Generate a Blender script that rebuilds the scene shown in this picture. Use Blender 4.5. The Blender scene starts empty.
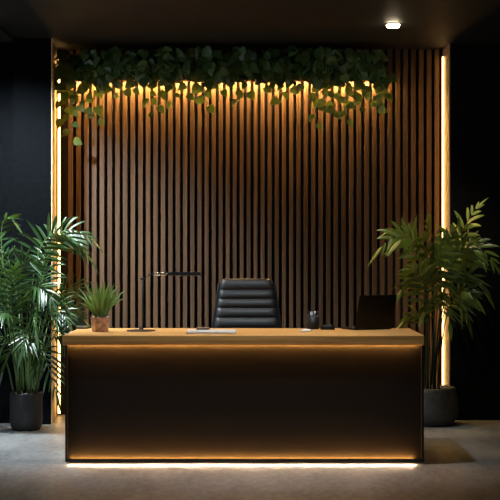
import bpy, math, random
from mathutils import Vector, Matrix, noise
random.seed(7)
PI = math.pi
SC = bpy.context.scene
COL = SC.collection
F = 1428.0                      # focal length in pixels
CAM = Vector((0.0, -8.5, 1.28))
CEIL = 2.835
SLAT_Y = 2.55                   # front face of the slats

def at(px, py, y):
    d = y - CAM.y
    return Vector(((px - 250) * d / F, y, CAM.z - (py - 250) * d / F))

# ------------------------------------------------------------------ materials
def new_mat(name):
    m = bpy.data.materials.new(name); m.use_nodes = True
    nt = m.node_tree
    return m, nt, nt.nodes['Principled BSDF']

def plain(name, col, rough=0.5, metal=0.0, spec=0.5, bump=0.0, bscale=80.0, var=0.0):
    m, nt, b = new_mat(name)
    b.inputs['Base Color'].default_value = (*col, 1)
    b.inputs['Roughness'].default_value = rough
    b.inputs['Metallic'].default_value = metal
    b.inputs['Specular IOR Level'].default_value = spec
    if bump or var:
        tc = nt.nodes.new('ShaderNodeTexCoord')
        n = nt.nodes.new('ShaderNodeTexNoise'); n.inputs['Scale'].default_value = bscale
        n.inputs['Detail'].default_value = 6
        nt.links.new(tc.outputs['Object'], n.inputs['Vector'])
        if bump:
            bp = nt.nodes.new('ShaderNodeBump'); bp.inputs['Strength'].default_value = bump
            bp.inputs['Distance'].default_value = 0.004
            nt.links.new(n.outputs['Fac'], bp.inputs['Height']); nt.links.new(bp.outputs['Normal'], b.inputs['Normal'])
        if var:
            r = nt.nodes.new('ShaderNodeValToRGB')
            r.color_ramp.elements[0].position = 0.3; r.color_ramp.elements[1].position = 0.72
            r.color_ramp.elements[0].color = (*[c * (1 - var) for c in col], 1)
            r.color_ramp.elements[1].color = (*[c * (1 + var) for c in col], 1)
            nt.links.new(n.outputs['Fac'], r.inputs['Fac']); nt.links.new(r.outputs['Color'], b.inputs['Base Color'])
    return m

def emit(name, col, s):
    m = bpy.data.materials.new(name); m.use_nodes = True
    nt = m.node_tree; nt.nodes.remove(nt.nodes['Principled BSDF'])
    e = nt.nodes.new('ShaderNodeEmission'); e.inputs['Color'].default_value = (*col, 1); e.inputs['Strength'].default_value = s
    nt.links.new(e.outputs['Emission'], nt.nodes['Material Output'].inputs['Surface'])
    return m

def wood(name, c0, c1, axis, rough=0.45, fine=60.0, coarse=1.2, island=0.0, spec=0.35):
    m, nt, b = new_mat(name)
    tc = nt.nodes.new('ShaderNodeTexCoord')
    mp = nt.nodes.new('ShaderNodeMapping')
    s = [fine, fine, fine]; s[axis] = coarse
    mp.inputs['Scale'].default_value = s
    n = nt.nodes.new('ShaderNodeTexNoise'); n.inputs['Scale'].default_value = 1.0; n.inputs['Detail'].default_value = 5; n.inputs['Distortion'].default_value = 0.6
    r = nt.nodes.new('ShaderNodeValToRGB')
    r.color_ramp.elements[0].color = (*c0, 1); r.color_ramp.elements[1].color = (*c1, 1)
    r.color_ramp.elements[0].position = 0.32; r.color_ramp.elements[1].position = 0.7
    nt.links.new(tc.outputs['Object'], mp.inputs['Vector']); nt.links.new(mp.outputs['Vector'], n.inputs['Vector'])
    nt.links.new(n.outputs['Fac'], r.inputs['Fac'])
    out = r.outputs['Color']
    if island:
        g = nt.nodes.new('ShaderNodeNewGeometry')
        mr = nt.nodes.new('ShaderNodeMapRange'); mr.inputs['To Min'].default_value = 1 - island; mr.inputs['To Max'].default_value = 1 + island
        nt.links.new(g.outputs['Random Per Island'], mr.inputs['Value'])
        hs = nt.nodes.new('ShaderNodeHueSaturation')
        nt.links.new(mr.outputs['Result'], hs.inputs['Value']); nt.links.new(out, hs.inputs['Color'])
        out = hs.outputs['Color']
    nt.links.new(out, b.inputs['Base Color'])
    b.inputs['Roughness'].default_value = rough; b.inputs['Specular IOR Level'].default_value = spec
    bp = nt.nodes.new('ShaderNodeBump'); bp.inputs['Strength'].default_value = 0.15; bp.inputs['Distance'].default_value = 0.002
    nt.links.new(n.outputs['Fac'], bp.inputs['Height']); nt.links.new(bp.outputs['Normal'], b.inputs['Normal'])
    return m

def leafmat(name, cols, rough=0.35, trans=0.3, tcol=(0.28, 0.36, 0.03), spec=0.5, scale=3.0):
    m, nt, b = new_mat(name)
    g = nt.nodes.new('ShaderNodeNewGeometry')
    r = nt.nodes.new('ShaderNodeValToRGB')
    els = r.color_ramp.elements
    els[0].color = (*cols[0], 1); els[1].color = (*cols[-1], 1)
    for i, c in enumerate(cols[1:-1]):
        e = els.new((i + 1) / (len(cols) - 1)); e.color = (*c, 1)
    nt.links.new(g.outputs['Random Per Island'], r.inputs['Fac'])
    nt.links.new(r.outputs['Color'], b.inputs['Base Color'])
    b.inputs['Roughness'].default_value = rough; b.inputs['Specular IOR Level'].default_value = spec
    t = nt.nodes.new('ShaderNodeBsdfTranslucent'); t.inputs['Color'].default_value = (*tcol, 1)
    mx = nt.nodes.new('ShaderNodeMixShader'); mx.inputs['Fac'].default_value = trans
    o = nt.nodes['Material Output']
    nt.links.new(b.outputs['BSDF'], mx.inputs[1]); nt.links.new(t.outputs['BSDF'], mx.inputs[2])
    nt.links.new(mx.outputs['Shader'], o.inputs['Surface'])
    return m

def floor_material():
    m, nt, b = new_mat('polished_concrete')
    tc = nt.nodes.new('ShaderNodeTexCoord')
    n1 = nt.nodes.new('ShaderNodeTexNoise'); n1.inputs['Scale'].default_value = 2.2; n1.inputs['Detail'].default_value = 8; n1.inputs['Roughness'].default_value = 0.65
    n2 = nt.nodes.new('ShaderNodeTexNoise'); n2.inputs['Scale'].default_value = 28; n2.inputs['Detail'].default_value = 6; n2.inputs['Roughness'].default_value = 0.7
    mp = nt.nodes.new('ShaderNodeMapping'); mp.inputs['Scale'].default_value = (1.0, 0.35, 1)
    nt.links.new(tc.outputs['Object'], mp.inputs['Vector'])
    nt.links.new(mp.outputs['Vector'], n1.inputs['Vector']); nt.links.new(mp.outputs['Vector'], n2.inputs['Vector'])
    mx = nt.nodes.new('ShaderNodeMix'); mx.data_type = 'FLOAT'; mx.inputs[0].default_value = 0.45
    nt.links.new(n1.outputs['Fac'], mx.inputs[2]); nt.links.new(n2.outputs['Fac'], mx.inputs[3])
    r = nt.nodes.new('ShaderNodeValToRGB')
    r.color_ramp.elements[0].position = 0.38; r.color_ramp.elements[1].position = 0.62
    r.color_ramp.elements[0].color = (0.125, 0.129, 0.132, 1); r.color_ramp.elements[1].color = (0.325, 0.333, 0.336, 1)
    nt.links.new(mx.outputs[0], r.inputs['Fac'])
    # slab joint running across the room
    sx = nt.nodes.new('ShaderNodeSeparateXYZ'); nt.links.new(tc.outputs['Object'], sx.inputs['Vector'])
    a = nt.nodes.new('ShaderNodeMath'); a.operation = 'SUBTRACT'; a.inputs[1].default_value = 0.2
    nt.links.new(sx.outputs['Y'], a.inputs[0])
    md = nt.nodes.new('ShaderNodeMath'); md.operation = 'PINGPONG'; md.inputs[1].default_value = 1.2
    nt.links.new(a.outputs[0], md.inputs[0])
    lt = nt.nodes.new('ShaderNodeMath'); lt.operation = 'LESS_THAN'; lt.inputs[1].default_value = 0.006
    nt.links.new(md.outputs[0], lt.inputs[0])
    m2 = nt.nodes.new('ShaderNodeMix'); m2.data_type = 'RGBA'; m2.inputs[7].default_value = (0.11, 0.11, 0.11, 1)
    nt.links.new(lt.outputs[0], m2.inputs[0]); nt.links.new(r.outputs['Color'], m2.inputs[6])
    nt.links.new(m2.outputs[2], b.inputs['Base Color'])
    b.inputs['Roughness'].default_value = 0.42; b.inputs['Specular IOR Level'].default_value = 0.4
    bp = nt.nodes.new('ShaderNodeBump'); bp.inputs['Strength'].default_value = 0.25; bp.inputs['Distance'].default_value = 0.006
    nt.links.new(mx.outputs[0], bp.inputs['Height']); nt.links.new(bp.outputs['Normal'], b.inputs['Normal'])
    return m

M = dict(
    floor=floor_material(),
    ceiling=plain('dark_ceiling', (0.016, 0.0172, 0.018), 0.6, spec=0.2, bump=0.3, bscale=6, var=0.15),
    black_ceiling=plain('black_soffit', (0.012, 0.012, 0.013), 0.7),
    wall_left=plain('black_plaster_left', (0.0022, 0.0028, 0.0036), 0.9, spec=0.06, bump=0.6, bscale=35, var=0.35),
    wall_right=plain('black_plaster_right', (0.0035, 0.0035, 0.0035), 0.7, spec=0.15, bump=0.6, bscale=25, var=0.3),
    wall_dark=plain('dark_room_paint', (0.01, 0.01, 0.01), 0.8),
    backing=plain('black_backing', (0.008, 0.007, 0.006), 0.8),
    jamb=plain('warm_oak_reveal', (0.62, 0.42, 0.22), 0.45, bump=0.2, bscale=40, var=0.12),
    slat=wood('walnut_slat', (0.085, 0.047, 0.025), (0.165, 0.096, 0.053), 2, 0.5, 90, 1.5, 0.16),
    top=wood('oak_desk_top', (0.52, 0.235, 0.065), (0.92, 0.50, 0.165), 0, 0.42, 38, 1.3),
    desk=plain('matt_black_panel', (0.0105, 0.0103, 0.0098), 0.5, spec=0.3, bump=0.1, bscale=90),
    plinth=plain('plinth_black', (0.01, 0.01, 0.01), 0.7),
    led=emit('led_warm_upright', (1.0, 0.56, 0.19), 8.5),
    led_shelf=emit('led_warm_shelf', (1.0, 0.58, 0.18), 290.0),
    led_desk=emit('led_amber_desk', (1.0, 0.42, 0.085), 230.0),
    led_foot=emit('led_amber_foot', (1.0, 0.42, 0.09), 230.0),
    led_floor=emit('led_warm_floor', (1.0, 0.72, 0.43), 85.0),
    lens=emit('downlight_lens', (1.0, 0.80, 0.52), 50.0),
    black_metal=plain('black_metal', (0.009, 0.009, 0.009), 0.5, 0.0, 0.3),
    chrome=plain('brushed_chrome', (0.65, 0.62, 0.58), 0.25, 1.0),
    silver=plain('silver_shell', (0.72, 0.72, 0.72), 0.4, 0.15),
    dark_plastic=plain('dark_plastic', (0.006, 0.006, 0.007), 0.5, spec=0.2),
    keys=plain('key_plastic', (0.02, 0.02, 0.022), 0.55),
    screen=plain('screen_glass', (0.008, 0.009, 0.011), 0.12),
    white_plastic=plain('white_plastic', (0.75, 0.75, 0.74), 0.4),
    blue=plain('pale_blue_plastic', (0.42, 0.56, 0.72), 0.4),
    pen_black=plain('pen_black', (0.02, 0.02, 0.022), 0.4),
    leather=plain('black_leather', (0.017, 0.017, 0.018), 0.46, spec=0.5, bump=0.25, bscale=220),
    brown_leather=plain('brown_leather', (0.17, 0.085, 0.045), 0.4, bump=0.2, bscale=150),
    green_cover=plain('dark_green_cover', (0.018, 0.03, 0.014), 0.5),
    paper=plain('paper_edge', (0.14, 0.13, 0.10), 0.8),
    copper=plain('mottled_copper_glaze', (0.42, 0.26, 0.19), 0.32, 0.2, 0.5, bump=0.5, bscale=38, var=0.6),
    pot_black=plain('matt_black_pot', (0.02, 0.02, 0.021), 0.55, bump=0.2, bscale=60, var=0.2),
    pot_grey=plain('charcoal_stone_pot', (0.085, 0.082, 0.078), 0.75, bump=0.5, bscale=30, var=0.25),
    soil=plain('dark_soil', (0.025, 0.018, 0.012), 0.95, bump=0.9, bscale=60, var=0.4),
    pebble=plain('pale_pebble', (0.26, 0.25, 0.23), 0.7, bump=0.2, bscale=50),
    trough=plain('black_trough', (0.01, 0.01, 0.01), 0.6),
    palm=leafmat('palm_leaf', [(0.012, 0.045, 0.012), (0.03, 0.085, 0.02), (0.018, 0.06, 0.02), (0.05, 0.11, 0.025)], 0.36, 0.15, (0.14, 0.26, 0.03), 0.7),
    palm2=leafmat('broad_palm_leaf', [(0.05, 0.12, 0.022), (0.12, 0.22, 0.04), (0.08, 0.16, 0.03), (0.19, 0.29, 0.06)], 0.33, 0.18, (0.2, 0.26, 0.03), 0.6),
    stem=plain('green_stem', (0.10, 0.17, 0.045), 0.45),
    stem_dark=plain('dark_green_stem', (0.03, 0.05, 0.016), 0.5),
    vine=leafmat('vine_leaf', [(0.022, 0.058, 0.02), (0.066, 0.135, 0.042), (0.115, 0.21, 0.068), (0.04, 0.09, 0.03)], 0.36, 0.08, (0.30, 0.42, 0.04), 0.45),
    vine_stem=plain('vine_stem', (0.06, 0.07, 0.025), 0.6),
    spiky=leafmat('spiky_leaf', [(0.03, 0.09, 0.024), (0.12, 0.25, 0.06), (0.22, 0.37, 0.11), (0.05, 0.13, 0.035)], 0.4, 0.2, (0.25, 0.4, 0.05), 0.5),
    window=plain('fill_window_frame_black', (0.02, 0.02, 0.02), 0.5),
)
pane, _nt, _b = new_mat('fill_window_pane')
_b.inputs['Base Color'].default_value = (0.9, 0.95, 1, 1); _b.inputs['Roughness'].default_value = 0.03
_t = _nt.nodes.new('ShaderNodeBsdfTransparent'); _mx = _nt.nodes.new('ShaderNodeMixShader'); _mx.inputs['Fac'].default_value = 0.06
_nt.links.new(_t.outputs['BSDF'], _mx.inputs[1]); _nt.links.new(_b.outputs['BSDF'], _mx.inputs[2])
_nt.links.new(_mx.outputs['Shader'], _nt.nodes['Material Output'].inputs['Surface'])
M['pane'] = pane

# ------------------------------------------------------------------ mesh builder
class MB:
    def __init__(s): s.v = []; s.f = []; s.sm = []
    def add(s, vs, fs, smooth=False):
        o = len(s.v); s.v += [Vector(v) for v in vs]
        for f in fs: s.f.append([i + o for i in f]); s.sm.append(smooth)
    def box(s, x0, x1, y0, y1, z0, z1, mat=None):
        vs = [Vector(p) for p in ((x0,y0,z0),(x1,y0,z0),(x1,y1,z0),(x0,y1,z0),(x0,y0,z1),(x1,y0,z1),(x1,y1,z1),(x0,y1,z1))]
        if mat: vs = [mat @ v for v in vs]
        s.add(vs, [(0,3,2,1),(4,5,6,7),(0,1,5,4),(1,2,6,5),(2,3,7,6),(3,0,4,7)])
    def rbox(s, x0, x1, y0, y1, z0, z1, r, mat=None, n=4):
        """box with rounded vertical edges and softened top and bottom rims"""
        r = min(r, (x1-x0)/2-1e-5, (y1-y0)/2-1e-5)
        c = min(r*0.35, (z1-z0)*0.3)
        def ring(k, z):
            pts = []
            rr = max(r-k, 1e-4)
            for cx, cy, a0 in ((x1-r,y1-r,0),(x0+r,y1-r,PI/2),(x0+r,y0+r,PI),(x1-r,y0+r,1.5*PI)):
                for i in range(n+1):
                    a = a0 + PI/2*i/n; pts.append(Vector((cx+rr*math.cos(a), cy+rr*math.sin(a), z)))
            return pts
        rings = [ring(c, z0), ring(0, z0+c), ring(0, z1-c), ring(c, z1)]
        m = len(rings[0]); vs = [p for q in rings for p in q]
        if mat: vs = [mat @ v for v in vs]
        fs = [list(range(m))[::-1], [3*m+i for i in range(m)]]
        for k in range(3):
            for i in range(m):
                j = (i+1) % m; fs.append((k*m+i, k*m+j, (k+1)*m+j, (k+1)*m+i))
        s.add(vs, fs, False)
    def tube(s, pts, rad, n=8, caps=True):
        pts = [Vector(p) for p in pts]
        rads = rad if isinstance(rad, (list, tuple)) else [rad]*len(pts)
        vs = []; fs = []
        t0 = (pts[1]-pts[0]).normalized()
        up = Vector((0,0,1)) if abs(t0.z) < 0.9 else Vector((1,0,0))
        a = t0.cross(up).normalized()
        for i, p in enumerate(pts):
            t = (pts[min(i+1, len(pts)-1)]-pts[max(i-1, 0)]).normalized()
            a = (a - t*a.dot(t)).normalized(); b = t.cross(a)
            for k in range(n):
                w = 2*PI*k/n; vs.append(p + (a*math.cos(w)+b*math.sin(w))*rads[i])
        for i in range(len(pts)-1):
            for k in range(n):
                j = (k+1) % n; fs.append((i*n+k, i*n+j, (i+1)*n+j, (i+1)*n+k))
        if caps:
            fs.append(list(range(n))[::-1]); fs.append([(len(pts)-1)*n+k for k in range(n)])
        s.add(vs, fs, True)
    def lathe(s, prof, n=40, c=(0,0,0), smooth=True):
        vs = []; fs = []
        for r, z in prof:
            for k in range(n):
                w = 2*PI*k/n; vs.append(Vector((c[0]+r*math.cos(w), c[1]+r*math.sin(w), c[2]+z)))
        for i in range(len(prof)-1):
            for k in range(n):
                j = (k+1) % n; fs.append((i*n+k, i*n+j, (i+1)*n+j, (i+1)*n+k))
        if prof[0][0] > 1e-6: fs.append(list(range(n))[::-1])
        if prof[-1][0] > 1e-6: fs.append([(len(prof)-1)*n+k for k in range(n)])
        s.add(vs, fs, smooth)
    def ellipsoid(s, c, rx, ry, rz, nu=14, nv=8, zmin=-1.0):
        vs = []; fs = []
        for i in range(nv+1):
            ph = -PI/2 + PI*i/nv; zz = max(math.sin(ph), zmin)
            for k in range(nu):
                w = 2*PI*k/nu; vs.append(Vector((c[0]+rx*math.cos(ph)*math.cos(w), c[1]+ry*math.cos(ph)*math.sin(w), c[2]+rz*zz)))
        for i in range(nv):
            for k in range(nu):
                j = (k+1) % nu; fs.append((i*nu+k, i*nu+j, (i+1)*nu+j, (i+1)*nu+k))
        s.add(vs, fs, True)
    def build(s, name, mat, parent=None, loc=None, bevel=0.0, autosmooth=False):
        me = bpy.data.meshes.new(name)
        me.from_pydata([tuple(v) for v in s.v], [], s.f)
        me.polygons.foreach_set('use_smooth', s.sm)
        me.materials.append(mat); me.update()
        o = bpy.data.objects.new(name, me); COL.objects.link(o)
        if parent: o.parent = parent
        if loc is not None: o.location = loc
        if bevel:
            b = o.modifiers.new('bevel', 'BEVEL'); b.width = bevel; b.segments = 2; b.limit_method = 'ANGLE'; b.angle_limit = math.radians(40)
        return o

def tag(o, label, cat, group=None):
    o['label'] = label; o['category'] = cat
    if group: o['group'] = group
    return o
def thing(name, loc, label, cat, group=None, rz=0.0):
    o = bpy.data.objects.new(name, None); COL.objects.link(o)
    o.location = loc; o.rotation_euler = (0, 0, rz); o.empty_display_size = 0.1
    return tag(o, label, cat, group)
def struct(o, label=None):
    o['kind'] = 'structure'
    if label: o['label'] = label
    return o
def one_box(name, mat, *b, parent=None, bevel=0.0):
    m = MB(); m.box(*b); return m.build(name, mat, parent, bevel=bevel)

# ------------------------------------------------------------------ the setting
XL, XR, YB, YF = -3.6, 3.6, 2.75, -9.6
struct(one_box('floor', M['floor'], XL, XR, YF, YB, -0.1, 0.0), 'grey polished concrete floor')
struct(one_box('ceiling', M['ceiling'], XL, XR, YF, YB, CEIL, CEIL+0.1), 'dark grey smooth ceiling')
def prism(mb, poly, z0, z1):
    n = len(poly)
    mb.add([(x, y, z0) for x, y in poly] + [(x, y, z1) for x, y in poly],
           [list(range(n))[::-1], list(range(n, 2*n))] + [(i, (i+1) % n, n+(i+1) % n, n+i) for i in range(n)])
m = MB(); prism(m, [(-1.735,1.97),(-1.458,1.97),(-1.52,2.63),(-1.52,YB),(-1.735,YB)], 0, CEIL); m.box(XL, -1.735, 2.05, YB, 0, CEIL)
struct(m.build('wall_left', M['wall_left']), 'black textured plaster wall left of the slat panel')
struct(one_box('wall_right', M['wall_right'], 1.506, XR, 2.25, YB, 0, CEIL), 'black wall right of the slat panel')
wb = struct(one_box('wall_back', M['backing'], -1.52, 1.506, 2.63, YB, 0, CEIL), 'recessed back wall clad in dark wood slats')
m = MB(); prism(m, [(-1.458,1.972),(-1.450,1.972),(-1.506,2.63),(-1.52,2.63)], 0, CEIL)
struct(m.build('trim_1', M['jamb']), 'warm lit reveal at the left of the slats')
struct(one_box('trim_2', M['jamb'], 1.498, 1.506, 2.252, 2.63, 0, CEIL), 'warm lit reveal at the right of the slats')
struct(one_box('trim_3', M['black_ceiling'], XL, -1.735, YF, 2.05, CEIL-0.02, CEIL), 'black soffit panel along the left of the ceiling')
# side wall with an added window for cool fill light, out of frame left
WY0, WY1, WZ0, WZ1 = -3.2, 0.3, 0.9, 2.6
m = MB()
m.box(XL-0.12, XL, YF, WY0, 0, CEIL); m.box(XL-0.12, XL, WY1, YB, 0, CEIL)
m.box(XL-0.12, XL, WY0, WY1, 0, WZ0); m.box(XL-0.12, XL, WY0, WY1, WZ1, CEIL)
struct(m.build('wall_side_left', M['wall_dark']))
struct(one_box('wall_side_right', M['wall_dark'], XR, XR+0.12, YF, YB, 0, CEIL))
struct(one_box('wall_front', M['wall_dark'], XL, XR, YF-0.12, YF, 0, CEIL))
m = MB()
for y0, y1, z0, z1 in ((WY0, WY1, WZ0, WZ0+0.05), (WY0, WY1, WZ1-0.05, WZ1), (WY0, WY0+0.05, WZ0, WZ1), (WY1-0.05, WY1, WZ0, WZ1), (-1.475, -1.425, WZ0, WZ1)):
    m.box(XL-0.09, XL-0.03, y0, y1, z0, z1)
wn = struct(m.build('fill_window_1', M['window']))
one_box('pane', M['pane'], XL-0.064, XL-0.058, WY0+0.05, WY1-0.05, WZ0+0.05, WZ1-0.05, parent=wn)

# slat cladding: one mesh, spacing drifts slightly as the battens do
m = MB()
x = -1.405
while x < 1.47:
    u = (x + 1.41) / 2.9
    pitch = 0.0605 - 0.0065 * math.exp(-((u - 0.45) / 0.22) ** 2)
    w = pitch * (0.60 - 0.07*math.exp(-((u - 0.5) / 0.22) ** 2))
    m.box(x, x + w, SLAT_Y, 2.63, 0.0, CEIL)
    x += pitch
m.build('slat_cladding', M['slat'], wb, bevel=0.0025)

# ------------------------------------------------------------------ LED strips on the reveals
def upright_led(x0, x1, y0, y1, z1, label):
    t = thing('led_strip', ((x0+x1)/2, y1, 0.02), label, 'LED strip light', 'upright LED strips beside the slats')
    m = MB(); m.box(x0-(x0+x1)/2, x1-(x0+x1)/2, y0-y1, -0.006, 0, z1); m.build('diffuser', M['led'], t)
    m = MB(); m.box(x0-(x0+x1)/2, x1-(x0+x1)/2, -0.006, 0, 0, z1); m.build('channel', M['chrome'], t)
upright_led(-1.480, -1.464, 2.505, 2.53, 2.75, 'glowing upright LED strip at the left edge of the slat wall')
upright_led(1.483, 1.491, 2.505, 2.53, 2.75, 'glowing upright LED strip at the right edge of the slat wall')

# ------------------------------------------------------------------ hanging vines, their trough and light
TX0, TX1 = -1.40, 1.03
t = thing('planter_trough', ((TX0+TX1)/2, 2.43, 2.575), 'long black planter trough hidden in the vines high on the slats', 'planter')
hw = (TX1-TX0)/2
m = MB(); m.box(-hw, hw, -0.07, -0.06, 0, 0.11); m.box(-hw, hw, 0.05, 0.06, 0, 0.11); m.box(-hw, hw, -0.06, 0.05, 0, 0.01)
m.box(-hw, -hw+0.01, -0.06, 0.05, 0, 0.11); m.box(hw-0.01, hw, -0.06, 0.05, 0, 0.11)
m.build('trough_body', M['trough'], t)
for k in range(5):
    m = MB(); bx = -hw + 0.2 + k*(2*hw-0.4)/4; m.box(bx-0.015, bx+0.015, 0.06, SLAT_Y-2.43, 0.04, 0.07)
    m.build('bracket', M['trough'], t)
m = MB(); m.box(-hw, hw, 0.0605, 0.112, 0.018, 0.024); m.build('spill_shield', M['trough'], t)  # added plate, keeps the strip's light off the ceiling
m = MB(); m.box(-hw+0.02, hw-0.02, 0.063, 0.085, 0.006, 0.012); m.build('led_strip', M['led_shelf'], t)
m = MB(); m.box(-hw+0.012, hw-0.012, -0.06, 0.05, 0.08, 0.095); m.build('soil', M['soil'], t)

def frame(d, up=Vector((0,0,1))):
    d = d.normalized(); s = d.cross(up)
    if s.length < 1e-3: s = d.cross(Vector((0,1,0)))
    s.normalize(); return d, s, s.cross(d).normalized()

def heart_leaf(mb, p, d, n, L, W, cup=0.12):
    """p stalk point, d direction of the midrib, n face normal"""
    d = d.normalized(); s = d.cross(n).normalized(); n = s.cross(d)
    rows = ((0.0, 0.0, 0), (0.06, 0.30, .0), (0.22, 0.49, .02), (0.45, 0.46, .03), (0.70, 0.29, .0), (0.88, 0.12, -.05), (1.0, 0.0, -.12))
    vs = []
    for t_, w_, h in rows:
        c = p + d*(L*t_) + n*(h*L)
        if w_ == 0: vs.append(c)
        else:
            back = -0.10*L if t_ < 0.1 else 0
            vs += [c + s*(-w_*W) + n*(cup*w_*W) + d*back, c, c + s*(w_*W) + n*(cup*w_*W) + d*back]
    fs = [(0,2,1),(0,3,2)]
    for k in range(4):
        a = 1+3*k; b = a+3
        fs += [(a, a+1, b+1, b), (a+1, a+2, b+2, b+1)]
    fs += [(13, 14, 16), (14, 15, 16)]
    mb.add(vs, fs, True)

def rand_leaf(mb, p, big=1.0):
    d = Vector((random.uniform(-0.8,0.8), random.uniform(-0.45,0.15), random.uniform(-1.0,-0.15)))
    n = Vector((random.uniform(-1,1), -1.0, random.uniform(-0.5,1.2)))
    L = random.uniform(0.065, 0.105)*big
    heart_leaf(mb, p, d, n, L, L*random.uniform(0.78, 0.95))

vine = thing('trailing_vine', (-0.2, 2.36, 2.66), 'long mass of green heart-leaved trailing vine hanging along the top of the slats', 'hanging plant')
VO = Vector(vine.location)
m = MB()
def lower(px):   # ragged lower edge of the mass, in metres of height
    w = at(px, 80, 2.3).z
    return w + 0.035*math.sin(px*0.11) + 0.03*math.sin(px*0.29+1) - (0.05 if px < 75 else 0)
cnt = 0
while cnt < 780:
    px = random.uniform(58, 384); y = random.uniform(2.22, 2.43)
    xx = (px-250)*(10.8)/F
    z1 = CEIL - 0.03; z0 = lower(px) + 0.03
    if px > 345: z1 -= (px-345)/40*0.05
    z = random.uniform(z0, z1)
    if y > 2.33 and z < 2.70: y = random.uniform(2.22, 2.33)
    p = Vector((xx, y, z)) - VO
    rand_leaf(m, p); cnt += 1
fol = m.build('foliage', M['vine'], vine)
m = MB()
for k in range(26):
    px = 60 + k*12.6 + random.uniform(-4, 4); xx = (px-250)*10.8/F
    pts = []
    for i in range(9):
        pts.append(Vector((xx + 0.10*i/8*random.uniform(-1,1.5) , 2.42-0.13*math.sin(PI*min(1,i/5)*0.5), 2.70 + 0.07*math.sin(i/8*PI*1.1) - 0.06*i/8)) - VO)
    m.tube(pts, 0.003, 5)
m.build('runner', M['vine_stem'], vine)
strands = [(57,80,2.30),(62,128,2.30),(68,104,2.33),(76,116,2.28),(69,148,2.32),(86,120,2.30),(95,131,2.32),(112,105,2.30),(124,100,2.32),(135,98,2.3),
           (149,108,2.32),(157,124,2.28),(172,112,2.30),(188,104,2.3),(204,116,2.30),(219,100,2.32),(236,110,2.30),(247,102,2.3),(262,96,2.3),(283,110,2.30),
           (292,98,2.32),(305,104,2.3),(318,132,2.30),(327,118,2.27),(334,122,2.32),(346,130,2.29),(353,112,2.32),(362,118,2.30),(371,106,2.32),(379,118,2.33),(386,112,2.32)]
for px, py, y in strands:
    top = Vector(((px-250)*(y+8.5)/F, y, 2.70)); end = at(px, py-6, y)
    pts = []; sw = random.uniform(-0.03, 0.03)
    for i in range(8):
        u = i/7; p = top.lerp(end, u); p.x += sw*math.sin(u*PI*1.5) ; p.y += 0.015*math.sin(u*5); pts.append(p - VO)
    ms = MB(); ms.tube(pts, [0.0026-0.0012*i/7 for i in range(8)], 5)
    ml = MB()
    ln = (top-end).length; n = max(4, int(ln/0.058))
    for i in range(n):
        u = (i+0.6)/n
        k = min(6, int(u*7)); p = pts[k].lerp(pts[k+1], u*7-k)
        side = 1 if i % 2 else -1
        off = Vector((side*random.uniform(0.008,0.02), random.uniform(-0.02,0.0), random.uniform(-0.01, 0.01)))
        d = Vector((side*random.uniform(0.3,1.0), random.uniform(-0.5,0.1), random.uniform(-1.0,-0.3)))
        nn = Vector((random.uniform(-0.6,0.6), -1, random.uniform(-0.3,0.6)))
        L = random.uniform(0.066, 0.108)*(1 - 0.2*u)
        ms.tube([p, p+off], 0.0012, 4)
        heart_leaf(ml, p+off, d, nn, L, L*random.uniform(0.75,0.95))
    so = ms.build('hanging_strand', M['vine_stem'], vine)
    ml.build('foliage', M['vine'], so)

# ------------------------------------------------------------------ reception desk
DX0, DX1, DZ = -1.116, 1.039, 0.771
BX0, BX1 = -1.101, 1.036
TT = 0.058
desk = thing('reception_desk', ((DX0+DX1)/2, 0.4, 0), 'wide black reception desk with thick oak top and amber lighting strips', 'desk')
DO = Vector(desk.location)
def dbox(name, mat, x0, x1, y0, y1, z0, z1, bevel=0.0, parent=desk):
    m = MB(); m.box(x0-DO.x, x1-DO.x, y0-DO.y, y1-DO.y, z0, z1); return m.build(name, mat, parent, bevel=bevel)
dbox('tabletop', M['top'], DX0, DX1, 0.0, 0.80, DZ-TT, DZ, 0.004)
dbox('front_panel', M['desk'], BX0+0.014, BX1-0.014, 0.030, 0.058, 0.030, DZ-TT)
dbox('side_panel', M['desk'], BX0, BX0+0.014, 0.003, 0.76, 0.017, DZ-TT, 0.002)
dbox('side_panel', M['desk'], BX1-0.014, BX1, 0.003, 0.76, 0.017, DZ-TT, 0.002)
rail = MB()
rail.box(BX0+0.014-DO.x, BX1-0.014-DO.x, 0.003-DO.y, 0.058-DO.y, 0.017, 0.030)
rail.box(BX0+0.014-DO.x, BX1-0.014-DO.x, 0.003-DO.y, 0.006-DO.y, 0.030, 0.037)
rail.build('bottom_rail', M['desk'], desk)
dbox('bottom_panel', M['plinth'], BX0+0.014, BX1-0.014, 0.058, 0.74, 0.017, 0.030)
dbox('plinth', M['plinth'], BX0+0.12, BX1-0.12, 0.22, 0.68, 0.0, 0.017)
o = dbox('led_strip', M['led_desk'], BX0+0.02, BX1-0.035, 0.016, 0.021, DZ-TT-0.0004, DZ-TT); o['label'] = 'amber LED strip under the desk top'
o = dbox('led_strip', M['led_foot'], BX0+0.03, BX1-0.06, 0.012, 0.018, 0.030, 0.031); o['label'] = 'amber LED strip along the foot of the front panel'
o = dbox('led_strip', M['led_floor'], BX0+0.02, BX1-0.05, 0.008, 0.024, 0.0165, 0.017); o['label'] = 'LED strip under the desk lighting the floor'

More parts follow.
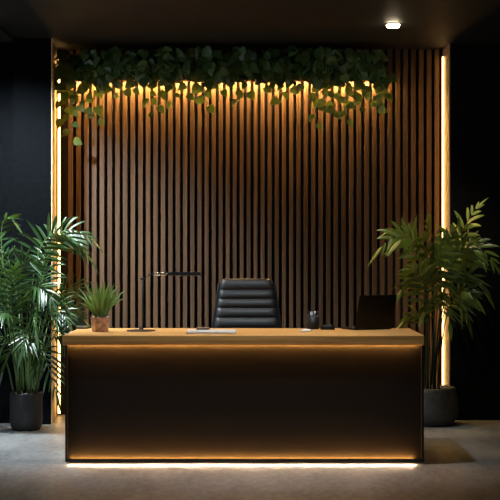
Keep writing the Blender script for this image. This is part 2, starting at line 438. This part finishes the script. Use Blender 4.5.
# ------------------------------------------------------------------ office chair
CY = 1.28
ch = thing('office_chair', (-0.022, CY, 0), 'black leather office chair with horizontally padded back behind the desk', 'office chair')
def chair_part(name, mat, mb, **k): return mb.build(name, mat, ch, **k)
def cz(py): return CAM.z - (py-250)*(CY-0.02+8.5)/F
edges = [cz(279), cz(290.5), cz(299.3), cz(308.2), cz(318.0), cz(328.4)]
h = edges[-2]-edges[-1]
edges += [edges[-1]-h, edges[-1]-2*h, edges[-1]-3*h]
def back_w(z):       # half width
    u = (edges[0]-z)/(edges[0]-edges[5]); return 0.181 + 0.049*min(u, 1.25)
def back_y(z): return 0.02 + 0.22*max(0, z-0.55) ** 1.2
mb = MB(); NX, NZ = 20, 8
rows = []
for c in range(len(edges)-1):
    z1, z0 = edges[c], edges[c+1]
    for i in range(NZ + (1 if c == len(edges)-2 else 0)):
        u = i/NZ; z = z1 + (z0-z1)*u
        rows.append((z, math.sqrt(max(0, 1-(2*u-1)**2))**0.8, c, u))
vs = []
for z, bul, c, u in rows:
    w = back_w(z)
    if c == 0 and u < 0.6: w -= 0.022*(1-math.sqrt(1-(1-u/0.6)**2))
    for k in range(NX+1):
        a = -1 + 2*k/NX
        a = math.copysign(abs(a)**0.75, a)
        e = math.sqrt(max(0, 1-abs(a)**7))
        vs.append(Vector((a*w, back_y(z) - (0.014+0.021*bul)*e, z)))
nf = len(vs)
for z, bul, c, u in rows:
    w = back_w(z)
    if c == 0 and u < 0.6: w -= 0.022*(1-math.sqrt(1-(1-u/0.6)**2))
    for k in range(NX+1):
        a = -1 + 2*k/NX; a = math.copysign(abs(a)**0.75, a)
        e = math.sqrt(max(0, 1-abs(a)**7))
        vs.append(Vector((a*w, back_y(z) + 0.002 + (0.012+0.010*bul)*e, z)))
fs = []; R = len(rows); W_ = NX+1
for i in range(R-1):
    for k in range(NX):
        fs.append((i*W_+k, (i+1)*W_+k, (i+1)*W_+k+1, i*W_+k+1))
        fs.append((nf+i*W_+k, nf+i*W_+k+1, nf+(i+1)*W_+k+1, nf+(i+1)*W_+k))
    fs.append((i*W_, nf+i*W_, nf+(i+1)*W_, (i+1)*W_)); k = NX
    fs.append((i*W_+k, (i+1)*W_+k, nf+(i+1)*W_+k, nf+i*W_+k))
for k in range(NX):
    fs.append((k, k+1, nf+k+1, nf+k)); q = (R-1)*W_
    fs.append((q+k, nf+q+k, nf+q+k+1, q+k+1))
mb.add(vs, fs, True)
chair_part('backrest', M['leather'], mb)
for sgn in (-1, 1):
    mb = MB()
    pts = [Vector((sgn*(back_w(z)+0.006), back_y(z)+0.004, z)) for z in [edges[0]-0.03 - i*(edges[0]-0.47)/14 for i in range(15)]]
    pts += [Vector((sgn*0.235, -0.05, 0.445)), Vector((sgn*0.235, -0.40, 0.445))]
    mb.tube(pts, 0.008, 8); fr = chair_part('frame_rail', M['black_metal'], mb)
mb = MB()
for c in range(5):
    y1 = -0.02 - c*0.084; mb.rbox(-0.225, 0.225, y1-0.082, y1, 0.435, 0.495, 0.02)
chair_part('seat', M['leather'], mb, bevel=0.008)
for sgn in (-1, 1):
    mb = MB(); mb.tube([(sgn*0.24,-0.10,0.45),(sgn*0.265,-0.06,0.52),(sgn*0.265,-0.03,0.66),(sgn*0.265,-0.05,0.70),(sgn*0.265,-0.25,0.705)], 0.009, 8)
    a = chair_part('armrest', M['black_metal'], mb)
    mb = MB(); mb.rbox(sgn*0.265-0.025, sgn*0.265+0.025, -0.29, -0.03, 0.708, 0.735, 0.02); mb.build('arm_pad', M['leather'], a)
mb = MB(); mb.lathe([(0.028,0.10),(0.028,0.28),(0.018,0.281),(0.018,0.41),(0.09,0.415),(0.09,0.433)], 20, (0,-0.20,0)); chair_part('gas_column', M['black_metal'], mb)
for k in range(5):
    a = 2*PI*k/5 + 0.3; c, s_ = math.cos(a), math.sin(a)
    mb = MB(); mb.tube([(0.02*c,-0.20+0.02*s_,0.12),(0.14*c,-0.20+0.14*s_,0.105),(0.235*c,-0.20+0.235*s_,0.085)], [0.024,0.02,0.014], 8)
    lg = chair_part('base_leg', M['chrome'], mb)
    mb = MB(); px_, py_ = 0.235*c, -0.20+0.235*s_
    for q in (-1, 1):
        mb.tube([(px_-s_*(0.006*q), py_+c*0.006*q, 0.03), (px_-s_*(0.026*q), py_+c*0.026*q, 0.03)], 0.03, 14)
    mb.tube([(px_,py_,0.03),(px_,py_,0.08)], 0.008, 8)
    mb.build('caster', M['dark_plastic'], lg)

# ------------------------------------------------------------------ things on the desk
def on_desk(px, y): return Vector(((px-250)*(y+8.5)/F, y, DZ))
# desk lamp
p = on_desk(141, 0.47)
lamp = thing('desk_lamp', p, 'slim black desk lamp with long bar head and round base', 'desk lamp')
m = MB(); m.lathe([(0.092,0.0),(0.092,0.004),(0.088,0.007),(0.02,0.009),(0.012,0.016),(0.012,0.03),(0.0,0.03)], 40); m.build('base', M['black_metal'], lamp)
px_off = 0.011
m = MB(); m.tube([(px_off,0,0.008),(px_off,0,0.333)], 0.0042, 10); m.build('pole', M['black_metal'], lamp)
m = MB(); m.tube([(px_off-0.014,0,0.328),(px_off+0.014,0,0.328)], 0.007, 10); m.build('joint', M['black_metal'], lamp)
m = MB(); m.tube([(px_off,0,0.328),(0.05,0,0.352),(0.085,0,0.3595)], 0.003, 8); m.build('arm', M['black_metal'], lamp)
hx0, hx1, hz = 0.172, 0.377, 0.359
m = MB()
m.tube([(0.080,0.004,hz+0.008),(0.165,0.004,hz+0.008)], 0.0032, 8); m.tube([(0.076,-0.004,hz-0.009),(0.150,-0.004,hz-0.009),(0.172,0,hz+0.004)], 0.0032, 8)
m.tube([(0.08,0.004,hz+0.008),(0.078,-0.004,hz-0.009)], 0.0028, 8)
o = m.build('head_arm', M['chrome'], lamp); o['label'] = 'double chrome rod carrying the lamp head'
m = MB(); m.rbox(hx0, hx1, -0.022, 0.022, hz-0.011, hz+0.012, 0.006); hd = m.build('lamp_head', M['black_metal'], lamp)
m = MB(); m.box(hx0+0.02, hx1-0.012, -0.014, 0.014, hz-0.013, hz-0.0108); m.build('diffuser', M['white_plastic'], hd)
m = MB(); m.tube([(0.150,0.004,hz+0.008),(hx0+0.004,0.0,hz+0.006)], 0.005, 8); m.build('joint', M['black_metal'], lamp)

# closed silver laptop
p = on_desk(211.5, 0.25)
lt = thing('closed_laptop', p, 'closed thin silver laptop lying near the front edge of the desk left of the chair', 'laptop')
m = MB(); m.rbox(-0.150, 0.150, -0.10, 0.11, 0.002, 0.010, 0.012); m.build('base', M['silver'], lt)
m = MB(); m.rbox(-0.150, 0.150, -0.10, 0.11, 0.0108, 0.0165, 0.012); m.build('lid', M['silver'], lt)
for a in (-0.12, 0.12):
    for b in (-0.08, 0.09):
        m = MB(); m.lathe([(0.008,0),(0.008,0.003)], 12, (a,b,0)); m.build('rubber_foot', M['dark_plastic'], lt)
# wallet on the laptop
p2 = on_desk(203, 0.325); p2.z = DZ+0.0165
wl = thing('wallet', p2, 'small flat brown leather wallet lying on the closed silver laptop', 'wallet')
m = MB(); m.rbox(-0.040, 0.040, -0.027, 0.027, 0.0, 0.006, 0.006); m.rbox(-0.040, 0.040, -0.027, 0.027, 0.008, 0.015, 0.006); m.rbox(-0.041,0.041,0.02,0.029,0.0,0.015,0.004); m.build('cover', M['brown_leather'], wl)
m = MB(); m.box(-0.036, 0.036, -0.0255, 0.02, 0.006, 0.008); m.build('cards', M['paper'], wl)

# open laptop
hx, hy = 0.665, 0.545; th = math.radians(28)
ol = thing('open_laptop', (hx, hy, DZ), 'open black laptop seen from behind at the right end of the desk', 'laptop', rz=th)
LW, LD, LH = 0.283, 0.185, 0.218
m = MB(); m.rbox(0, LW, 0.0, LD, 0.003, 0.014, 0.012); bs = m.build('base', M['dark_plastic'], ol)
m = MB()
for r_ in range(5):
    for c_ in range(13):
        x0 = 0.018 + c_*0.0178; y0 = 0.035 + r_*0.0175
        m.box(x0, x0+0.0155, y0, y0+0.015, 0.0135, 0.0152)
m.build('keyboard', M['keys'], bs)
m = MB(); m.box(0.09, 0.175, 0.13, 0.178, 0.0135, 0.0146); m.build('touchpad', M['keys'], bs)
for a in (0.02, LW-0.02):
    for b in (0.02, LD-0.02):
        m = MB(); m.lathe([(0.008,0),(0.008,0.004)], 12, (a,b,0)); m.build('rubber_foot', M['dark_plastic'], bs)
tilt = Matrix.Translation((0, 0.004, 0.012)) @ Matrix.Rotation(math.radians(14), 4, 'X')
m = MB(); 
def upright(mb, x0, x1, z0, z1, y0, y1, r):   # rounded plate standing on its edge
    rot = Matrix.Rotation(math.radians(90), 4, 'X')
    mb.rbox(x0, x1, z0, z1, -y1, -y0, r, tilt @ rot)
upright(m, 0, LW, 0.0, LH, -0.006, 0.0, 0.01); sc = m.build('screen', M['dark_plastic'], ol)
m = MB(); upright(m, 0.006, LW-0.006, 0.012, LH-0.006, 0.0002, 0.0012, 0.004); m.build('display', M['screen'], sc)
for a in (0.05, LW-0.05):
    m = MB(); m.tube([(a-0.02, 0.002, 0.012), (a+0.02, 0.002, 0.012)], 0.006, 10); m.build('hinge', M['black_metal'], ol)

# pen holder with pens
p = on_desk(313, 0.70)
ph = thing('pen_holder', p, 'black round pen holder with pens standing behind the white mouse', 'pen holder')
m = MB(); m.lathe([(0.040,0),(0.042,0.003),(0.042,0.080),(0.0395,0.080),(0.0395,0.006),(0.0,0.006)], 28); m.build('cup', M['black_metal'], ph)
def pen(dx, dy, lx, ly, h, mat, label, cap=None):
    pn = thing('pen', p + Vector((dx, dy, 0.007)), label, 'pen', 'pens in the black pen holder')
    a, b = Vector((0,0,0.0)), Vector((lx, ly, h))
    m = MB(); m.tube([a, a.lerp(b, 0.06), b], [0.001, 0.0042, 0.0042], 8); m.build('barrel', mat, pn)
    m = MB(); m.tube([a.lerp(b, 0.80), b + (b-a)*0.03], 0.0052, 8); m.build('cap', cap or mat, pn)
pen(-0.020, 0.004, -0.014, -0.004, 0.118, M['pen_black'], 'thin black pen leaning left in the black pen holder')
pen(0.018, -0.008, 0.012, 0.004, 0.108, M['pen_black'], 'black pen leaning right in the black pen holder')
pen(0.004, 0.016, 0.010, 0.008, 0.104, M['pen_black'], 'black pen with pale cap in the back of the pen holder', M['silver'])
er = thing('sharpener', p + Vector((-0.012, -0.012, 0.007)), 'pale blue and white highlighter sticking out of the pen holder', 'highlighter')
er.name = 'highlighter'
m = MB(); m.tube([(0,0,0),(0.002,-0.002,0.082)], 0.008, 10); m.build('barrel', M['pen_black'], er)
m = MB(); m.rbox(-0.008, 0.012, -0.011, 0.007, 0.082, 0.105, 0.005); m.build('cap', M['blue'], er)

# mice
p = on_desk(327.5, 0.62)
ms_ = thing('computer_mouse', p, 'black computer mouse right of the pen holder', 'computer mouse', rz=1.2)
def mouse(root, sc_, mat, hmul=1.0):
    mb = MB(); vs = []; fs = []; N = 24; K = 7
    for i in range(K+1):
        u = i/K
        for k in range(N):
            a = 2*PI*k/N; r = math.cos(u*PI/2)**0.6 if u < 1 else 0.0
            xx = 0.030*r*math.cos(a)*(1+0.12*math.sin(a)); yy = 0.052*r*math.sin(a)
            zz = 0.002 + 0.034*hmul*math.sin(u*PI/2)*(1-0.25*yy/0.052)
            vs.append(Vector((xx, yy, zz))*sc_)
    for i in range(K):
        for k in range(N): j=(k+1)%N; fs.append((i*N+k,i*N+j,(i+1)*N+j,(i+1)*N+k))
    fs.append(list(range(N))[::-1]); mb.add(vs, fs, True)
    body = mb.build('body', mat, root)
    mb = MB(); c = Vector((0, 0.030, 0.0255*hmul))*sc_
    mb.tube([c+Vector((-0.003,0,0)), c+Vector((0.003,0,0))], 0.0058*sc_, 12); mb.build('scroll_wheel', M['pen_black'], root)
    for q in (-1,1):
        mb = MB(); mb.lathe([(0.006*sc_,0),(0.006*sc_,0.0022)], 10, (0,q*0.03*sc_,0)); mb.build('glide_pad', M['dark_plastic'], root)
mouse(ms_, 0.95, M['dark_plastic'])
p = on_desk(305.5, 0.40)
wm = thing('computer_mouse', p, 'low white mouse lying in front of the black pen holder', 'computer mouse', rz=1.35)
mouse(wm, 0.72, M['white_plastic'], 0.62)
# notebook at the back left corner
p = on_desk(82.3, 0.735)
nb = thing('notebook', p, 'small dark green notebook at the back left corner of the desk behind the potted plant', 'notebook')
m = MB(); m.rbox(-0.038, 0.038, -0.05, 0.05, 0.0, 0.003, 0.005); m.rbox(-0.038, 0.038, -0.05, 0.05, 0.014, 0.017, 0.005); m.box(-0.038,-0.034,-0.048,0.048,0.0,0.017); m.build('cover', M['green_cover'], nb)
m = MB(); m.box(-0.034, 0.036, -0.048, 0.048, 0.003, 0.014); m.build('pages', M['paper'], nb)

# small potted plant on the desk
p = on_desk(100.3, 0.40)
pp = thing('potted_plant', p, 'small spiky green plant in a mottled copper pot on the desk', 'potted plant')
m = MB(); m.lathe([(0.0485,0.0),(0.051,0.004),(0.0605,0.088),(0.0615,0.091),(0.058,0.092),(0.055,0.078),(0.0,0.076)], 36); m.build('pot', M['copper'], pp)
m = MB(); m.lathe([(0.0545,0.074),(0.053,0.080),(0.0,0.084)], 24); m.build('soil', M['soil'], pp)
def blade(mb, pts, widths, nrm, fold=0.3):
    vs = []; fs = []; n = len(pts)
    for i, q in enumerate(pts):
        t_ = (pts[min(i+1,n-1)]-pts[max(i-1,0)]).normalized()
        s_ = t_.cross(nrm); s_ = s_.normalized() if s_.length > 1e-4 else Vector((1,0,0)); nn = s_.cross(t_)
        w = widths[i]/2
        vs += [q - s_*w + nn*(w*fold), q, q + s_*w + nn*(w*fold)]
    for i in range(n-1):
        a = 3*i; fs += [(a,a+1,a+4,a+3),(a+1,a+2,a+5,a+4)]
    mb.add(vs, fs, True)
rnd = random.Random(11)
tips = [(-0.150,0,.15),(-0.13,-.05,.095),(-0.105,0.02,.225),(-0.08,-.03,.19),(-0.145,.03,.19),(-0.05,-.05,.215),(-0.03,0.03,.20),(0.0,-.06,.19),(0.02,0.0,.245),(0.035,-.03,.23),
        (0.06,0.03,.235),(0.075,-.05,.20),(0.09,0.0,.215),(0.11,.03,.20),(0.13,-.03,.185),(0.155,0.02,.17),(0.15,-.03,.12),(0.1,-.07,.14),(-0.06,-.08,.16),(0.03,-.09,.15),
        (0.0,0.09,.2),(-0.08,.07,.17),(0.08,.08,.18),(0.05,-.02,.17),(-0.02,-.02,.225),(-0.11,-.06,.13),(-0.09,.04,.15),(0.055,-.07,.19),(-0.035,-.085,.19),(0.12,-.05,.15)]
for tx, ty, tz in tips:
    mb = MB(); b0 = Vector((tx*0.16, ty*0.16+rnd.uniform(-.01,.01), 0.078)); tip = Vector((tx, ty, 0.092+tz*0.97))
    c1 = b0.lerp(tip, 0.45) + Vector((-tx*0.16, -ty*0.16, 0.035))
    pts = [b0*(1-u)**2 + c1*2*u*(1-u) + tip*u*u for u in [i/7 for i in range(8)]]
    W0 = rnd.uniform(0.016, 0.025)
    blade(mb, pts, [W0*f for f in (0.7,0.9,1.0,1.0,0.9,0.68,0.38,0.03)], Vector((tx*-0.3+rnd.uniform(-.5,.5), -1, 0.5)), 0.45)
    mb.build('leaf', M['spiky'], pp)

# ------------------------------------------------------------------ palms
def frond(root, ctrl, leafmat_, stemmat, t0, n, L, W, rnd, droop=0.25, up=0.15, fold=0.35, stem_r=0.006, amin=28, amax=66, dens=0.72):
    O = Vector(root.location)
    P = [Vector(c) - O for c in ctrl]
    def bz(u): return P[0]*(1-u)**3 + P[1]*3*u*(1-u)**2 + P[2]*3*u*u*(1-u) + P[3]*u**3
    def dz(u): return ((P[1]-P[0])*3*(1-u)**2 + (P[2]-P[1])*6*u*(1-u) + (P[3]-P[2])*3*u*u).normalized()
    mb = MB(); NS = 22
    roll = rnd.choice((-1, 1)) * (rnd.uniform(0.75, 1.2) if rnd.random() < 0.75 else rnd.uniform(0.1, 0.5))
    n = int(n*dens)
    for i in range(n):
        u = t0 + (1-t0)*(i+0.5)/n; v = i/(n-1)
        q = bz(u); d = dz(u); d, s, nn = frame(d)
        if nn.z < 0: nn = -nn
        ang = math.radians(amax + (amin-amax)*v**1.2)
        prof = (0.55+0.45*math.sin(PI*min(1, 0.15+v*0.9)))*(1-0.3*v**3)
        for sg in (-1, 1):
            if rnd.random() < 0.04: continue
            sd = (s*math.cos(roll) + nn*math.sin(roll))*sg; fn = nn*math.cos(roll) - s*math.sin(roll)
            dr = (d*math.cos(ang) + sd*math.sin(ang) + fn*(up+rnd.uniform(-.1,.1)) + Vector((rnd.uniform(-.08,.08), rnd.uniform(-.08,.08), 0))).normalized()
            l = 1.08*L*prof*rnd.uniform(0.8,1.12); dp = droop*rnd.uniform(0.6,1.4)
            pts = []
            for k in range(7):
                w = k/6; pts.append(q + dr*(l*w) + Vector((0,0,-1))*(dp*l*w*w))
            blade(mb, pts, [0.85*W*prof**0.4*f for f in (0.35,0.8,1.0,0.97,0.8,0.48,0.03)], fn, -fold)
    # end leaflet
    q = bz(1.0); d = dz(1.0); pts = [q + d*(L*0.6*k/6) + Vector((0,0,-1))*(droop*L*0.6*(k/6)**2) for k in range(7)]
    blade(mb, pts, [W*f for f in (0.35,0.8,1.0,0.95,0.75,0.45,0.03)], Vector((0,-0.3,1)), -fold)
    fo = mb.build('frond', leafmat_, root)
    ms = MB(); ms.tube([bz(i/NS) for i in range(NS+1)], [stem_r*(1-0.75*i/NS) for i in range(NS+1)], 7)
    ms.build('stem', stemmat, fo)
    return fo

def pebbles(root, r, z, n, rnd, mat):
    mb = MB()
    for i in range(n):
        a = rnd.uniform(0, 2*PI); q = r*math.sqrt(rnd.random()); s_ = rnd.uniform(0.006, 0.011)
        mb.ellipsoid((q*math.cos(a), q*math.sin(a), z), s_*1.2, s_, s_*0.7, 8, 5)
    o = mb.build('pebbles', mat, root); o['kind'] = 'stuff'

# left palm
LP = Vector((-1.592, 1.66, 0))
lp = thing('potted_palm', LP, 'lush feathery palm in a matt black cylinder pot on the floor left of the desk', 'potted palm')
m = MB(); m.lathe([(0.080,0.0),(0.098,0.006),(0.110,0.030),(0.115,0.060),(0.116,0.262),(0.115,0.268),(0.108,0.268),(0.106,0.24),(0.0,0.24)], 44); m.build('pot', M['pot_black'], lp)
m = MB(); m.lathe([(0.1055,0.238),(0.10,0.25),(0.0,0.256)], 28); m.build('soil', M['soil'], lp)
rnd = random.Random(5)
pebbles(lp, 0.095, 0.256, 70, rnd, M['pebble'])
LF = [ # base px, ctrl1, ctrl2, tip, tip Y, start, n, L, W
    ((30,),(30,325),(24,184),(84,250),1.50,.50,20,.27,.026),
    ((20,),(12,310),(-14,195),(14,222),1.55,.62,13,.17,.024),
    ((18,),(16,350),(10,318),(-22,348),1.45,.45,15,.24,.022),
    ((34,),(44,345),(34,322),(56,392),1.42,.50,14,.19,.022),
    ((33,),(42,330),(50,255),(84,330),1.80,.48,18,.24,.022),
    ((30,),(36,330),(36,250),(68,236),1.78,.50,16,.22,.024),
    ((17,),(12,330),(2,270),(-22,300),1.50,.45,16,.24,.024),
    ((27,),(26,330),(22,255),(52,300),1.36,.48,18,.22,.024),
    ((24,),(22,330),(16,270),(4,250),1.70,.50,16,.22,.024),
    ((36,),(46,345),(54,312),(76,352),1.55,.55,12,.16,.022),
    ((34,),(46,330),(56,262),(88,296),1.95,.50,16,.22,.022),
    ((28,),(32,330),(38,280),(50,238),1.80,.50,16,.22,.022),
    ((22,),(22,340),(16,300),(-2,318),1.38,.50,14,.20,.024),
    ((26,),(28,340),(30,290),(36,330),1.34,.50,14,.20,.024),
    ((30,),(36,340),(42,275),(62,300),1.48,.50,16,.22,.024),
    ((20,),(14,340),(8,240),(-16,232),1.65,.50,16,.22,.024),
    ((24,),(20,350),(14,330),(2,372),1.48,.50,12,.17,.022),
    ((32,),(34,330),(32,195),(90,238),1.62,.52,18,.24,.026),
    ((26,),(24,320),(12,250),(30,262),1.42,.50,16,.23,.026),
    ((20,),(18,330),(6,290),(14,268),1.38,.48,16,.22,.026),
    ((31,),(36,330),(48,290),(66,318),1.46,.50,16,.22,.024),
    ((35,),(42,350),(56,300),(82,318),1.72,.50,16,.22,.022),
    ((22,),(20,345),(10,300),(-12,262),1.52,.48,16,.24,.026),
    ((29,),(30,345),(34,310),(22,350),1.36,.50,14,.20,.024),
]
for b, c1, c2, tp, ty, t0, n, L, W in LF:
    by = 1.66 + rnd.uniform(-0.05, 0.05)
    base = at(b[0]+rnd.uniform(-2,2), 394, by); base.z = 0.25
    frond(lp, [base, at(*c1, by*0.75+ty*0.25), at(*c2, by*0.4+ty*0.6), at(*tp, ty)], M['palm'], M['stem'], t0, n, L, W, rnd, droop=0.35, stem_r=0.0065)
ms = MB()
for k in range(9):
    b = at(15+k*2.8+rnd.uniform(-1,1), 394, 1.66+rnd.uniform(-.05,.05)); b.z = 0.25
    e = b + Vector((rnd.uniform(-.05,.05)+(k-4)*0.012, rnd.uniform(-.05,.05), rnd.uniform(.3,.6)))
    ms.tube([b-LP, (b.lerp(e,.5)+Vector((rnd.uniform(-.01,.01),0,0)))-LP, e-LP], [0.007,0.006,0.003], 7)
ms.build('cane', M['stem'], lp)

# right palm
RP = Vector((1.325, 1.98, 0))
rp = thing('potted_palm', RP, 'broad-leaved palm in a charcoal stone pot behind the right end of the desk', 'potted palm')
m = MB(); m.lathe([(0.135,0.0),(0.165,0.012),(0.192,0.05),(0.204,0.10),(0.200,0.16),(0.188,0.235),(0.180,0.272),(0.174,0.276),(0.166,0.272),(0.164,0.245),(0.0,0.245)], 48); m.build('pot', M['pot_grey'], rp)
m = MB(); m.lathe([(0.163,0.242),(0.15,0.256),(0.0,0.262)], 28); m.build('soil', M['soil'], rp)
RF = [
    ((425,),(432,318),(426,200),(382,246),1.80,.50,13,.23,.040),
    ((434,),(434,320),(440,250),(466,224),1.85,.55,11,.20,.040),
    ((437,),(437,310),(452,205),(494,262),1.75,.52,13,.20,.038),
    ((428,),(428,320),(424,245),(428,222),1.70,.55,11,.17,.038),
    ((424,),(424,350),(434,292),(404,320),1.85,.55,9,.15,.026),
    ((438,),(440,330),(452,262),(468,318),1.90,.50,11,.19,.036),
    ((428,),(430,318),(436,240),(402,290),1.58,.52,11,.19,.038),
    ((436,),(436,318),(456,240),(486,290),1.68,.52,11,.19,.038),
    ((427,),(430,318),(424,222),(392,230),1.95,.55,11,.17,.036),
    ((434,),(436,318),(450,240),(478,206),1.86,.58,11,.19,.040),
    ((432,),(432,318),(438,258),(452,232),1.60,.55,11,.18,.038),
    ((431,),(432,330),(440,275),(424,312),1.62,.52,10,.16,.034),
    ((434,),(436,330),(446,275),(450,322),1.62,.52,10,.17,.034),
    ((436,),(436,320),(446,240),(476,240),1.92,.55,11,.18,.038),
    ((430,),(430,320),(428,215),(400,240),1.66,.52,12,.22,.040),
    ((435,),(436,320),(446,232),(474,250),1.62,.52,12,.22,.040),
    ((433,),(434,330),(442,245),(440,236),1.56,.52,12,.20,.040),
    ((438,),(440,330),(452,270),(474,296),1.76,.52,12,.20,.038),
    ((429,),(430,330),(430,270),(410,268),1.56,.52,12,.20,.038),
]
for b, c1, c2, tp, ty, t0, n, L, W in RF:
    by = 1.98 + rnd.uniform(-0.05, 0.05)
    base = at(b[0]+rnd.uniform(-1.5,1.5), 388, by); base.z = 0.255
    frond(rp, [base, at(*c1, by*0.75+ty*0.25), at(*c2, by*0.4+ty*0.6), at(*tp, ty)], M['palm2'], M['stem_dark'], t0, n, L*1.12, W*1.0, rnd, droop=0.28, stem_r=0.0045, amin=28, amax=70, fold=0.3, dens=0.74)

# ------------------------------------------------------------------ lights
def downlight(x, y, label, energy, col, size, blend=0.6, aim=(0, 0)):
    t = thing('ceiling_downlight', (x, y, CEIL), label, 'ceiling light', 'round ceiling downlights')
    m = MB(); m.lathe([(0.050,0.0),(0.054,-0.002),(0.054,-0.006),(0.047,-0.007),(0.046,-0.002)], 32)
    m.build('trim_ring', M['black_metal'], t)
    m = MB(); m.lathe([(0.046,-0.002),(0.045,-0.014),(0.036,-0.024),(0.0,-0.030)], 32); m.build('lens', M['lens'], t)
    l = bpy.data.lights.new('downlight_beam', 'SPOT'); l.energy = energy; l.color = col; l.spot_size = math.radians(size); l.spot_blend = blend; l.shadow_soft_size = 0.04
    lo = bpy.data.objects.new('downlight_beam', l); COL.objects.link(lo); lo.location = (x, y, CEIL-0.05)
    lo.rotation_euler = (math.radians(aim[0]), math.radians(aim[1]), 0)
    return t
downlight(0.984, 1.325, 'round recessed downlight glowing in the ceiling above the right of the desk', 50, (1.0, 0.86, 0.62), 54, 0.8, (20, -15))
downlight(-1.78, 0.95, 'round recessed downlight in the ceiling above the left palm', 570, (0.82, 0.93, 1.0), 112, 0.8, (22, 0))
downlight(0.15, -0.30, 'round recessed downlight in the ceiling in front of the desk', 172, (0.90, 0.97, 1.0), 78, 0.9, (15, 5))
a = bpy.data.lights.new('cool_fill', 'AREA'); a.shape = 'RECTANGLE'; a.size = 3.4; a.size_y = 1.6; a.energy = 40; a.color = (0.80, 0.90, 1.0)  # added area lamp behind the added window, cool fill from the left
ao = bpy.data.objects.new('cool_fill', a); COL.objects.link(ao); ao.location = (XL-0.3, (WY0+WY1)/2, (WZ0+WZ1)/2+0.1)
ao.rotation_euler = Vector((1.0, 0.25, -0.25)).to_track_quat('-Z', 'Z').to_euler()

w = bpy.data.worlds.new('World'); SC.world = w; w.use_nodes = True
w.node_tree.nodes['Background'].inputs['Color'].default_value = (0.6, 0.75, 1.0, 1)
w.node_tree.nodes['Background'].inputs['Strength'].default_value = 0.3

cd = bpy.data.cameras.new('camera'); cd.sensor_width = 36; cd.lens = F/500*36; cd.clip_start = 0.05
co = bpy.data.objects.new('camera', cd); COL.objects.link(co); co.location = CAM; co.rotation_euler = (PI/2, 0, 0)
SC.camera = co
SC.view_settings.view_transform = 'Standard'; SC.view_settings.look = 'None'
SC.view_settings.exposure = 0.0; SC.view_settings.gamma = 1.0; SC.view_settings.use_curve_mapping = False
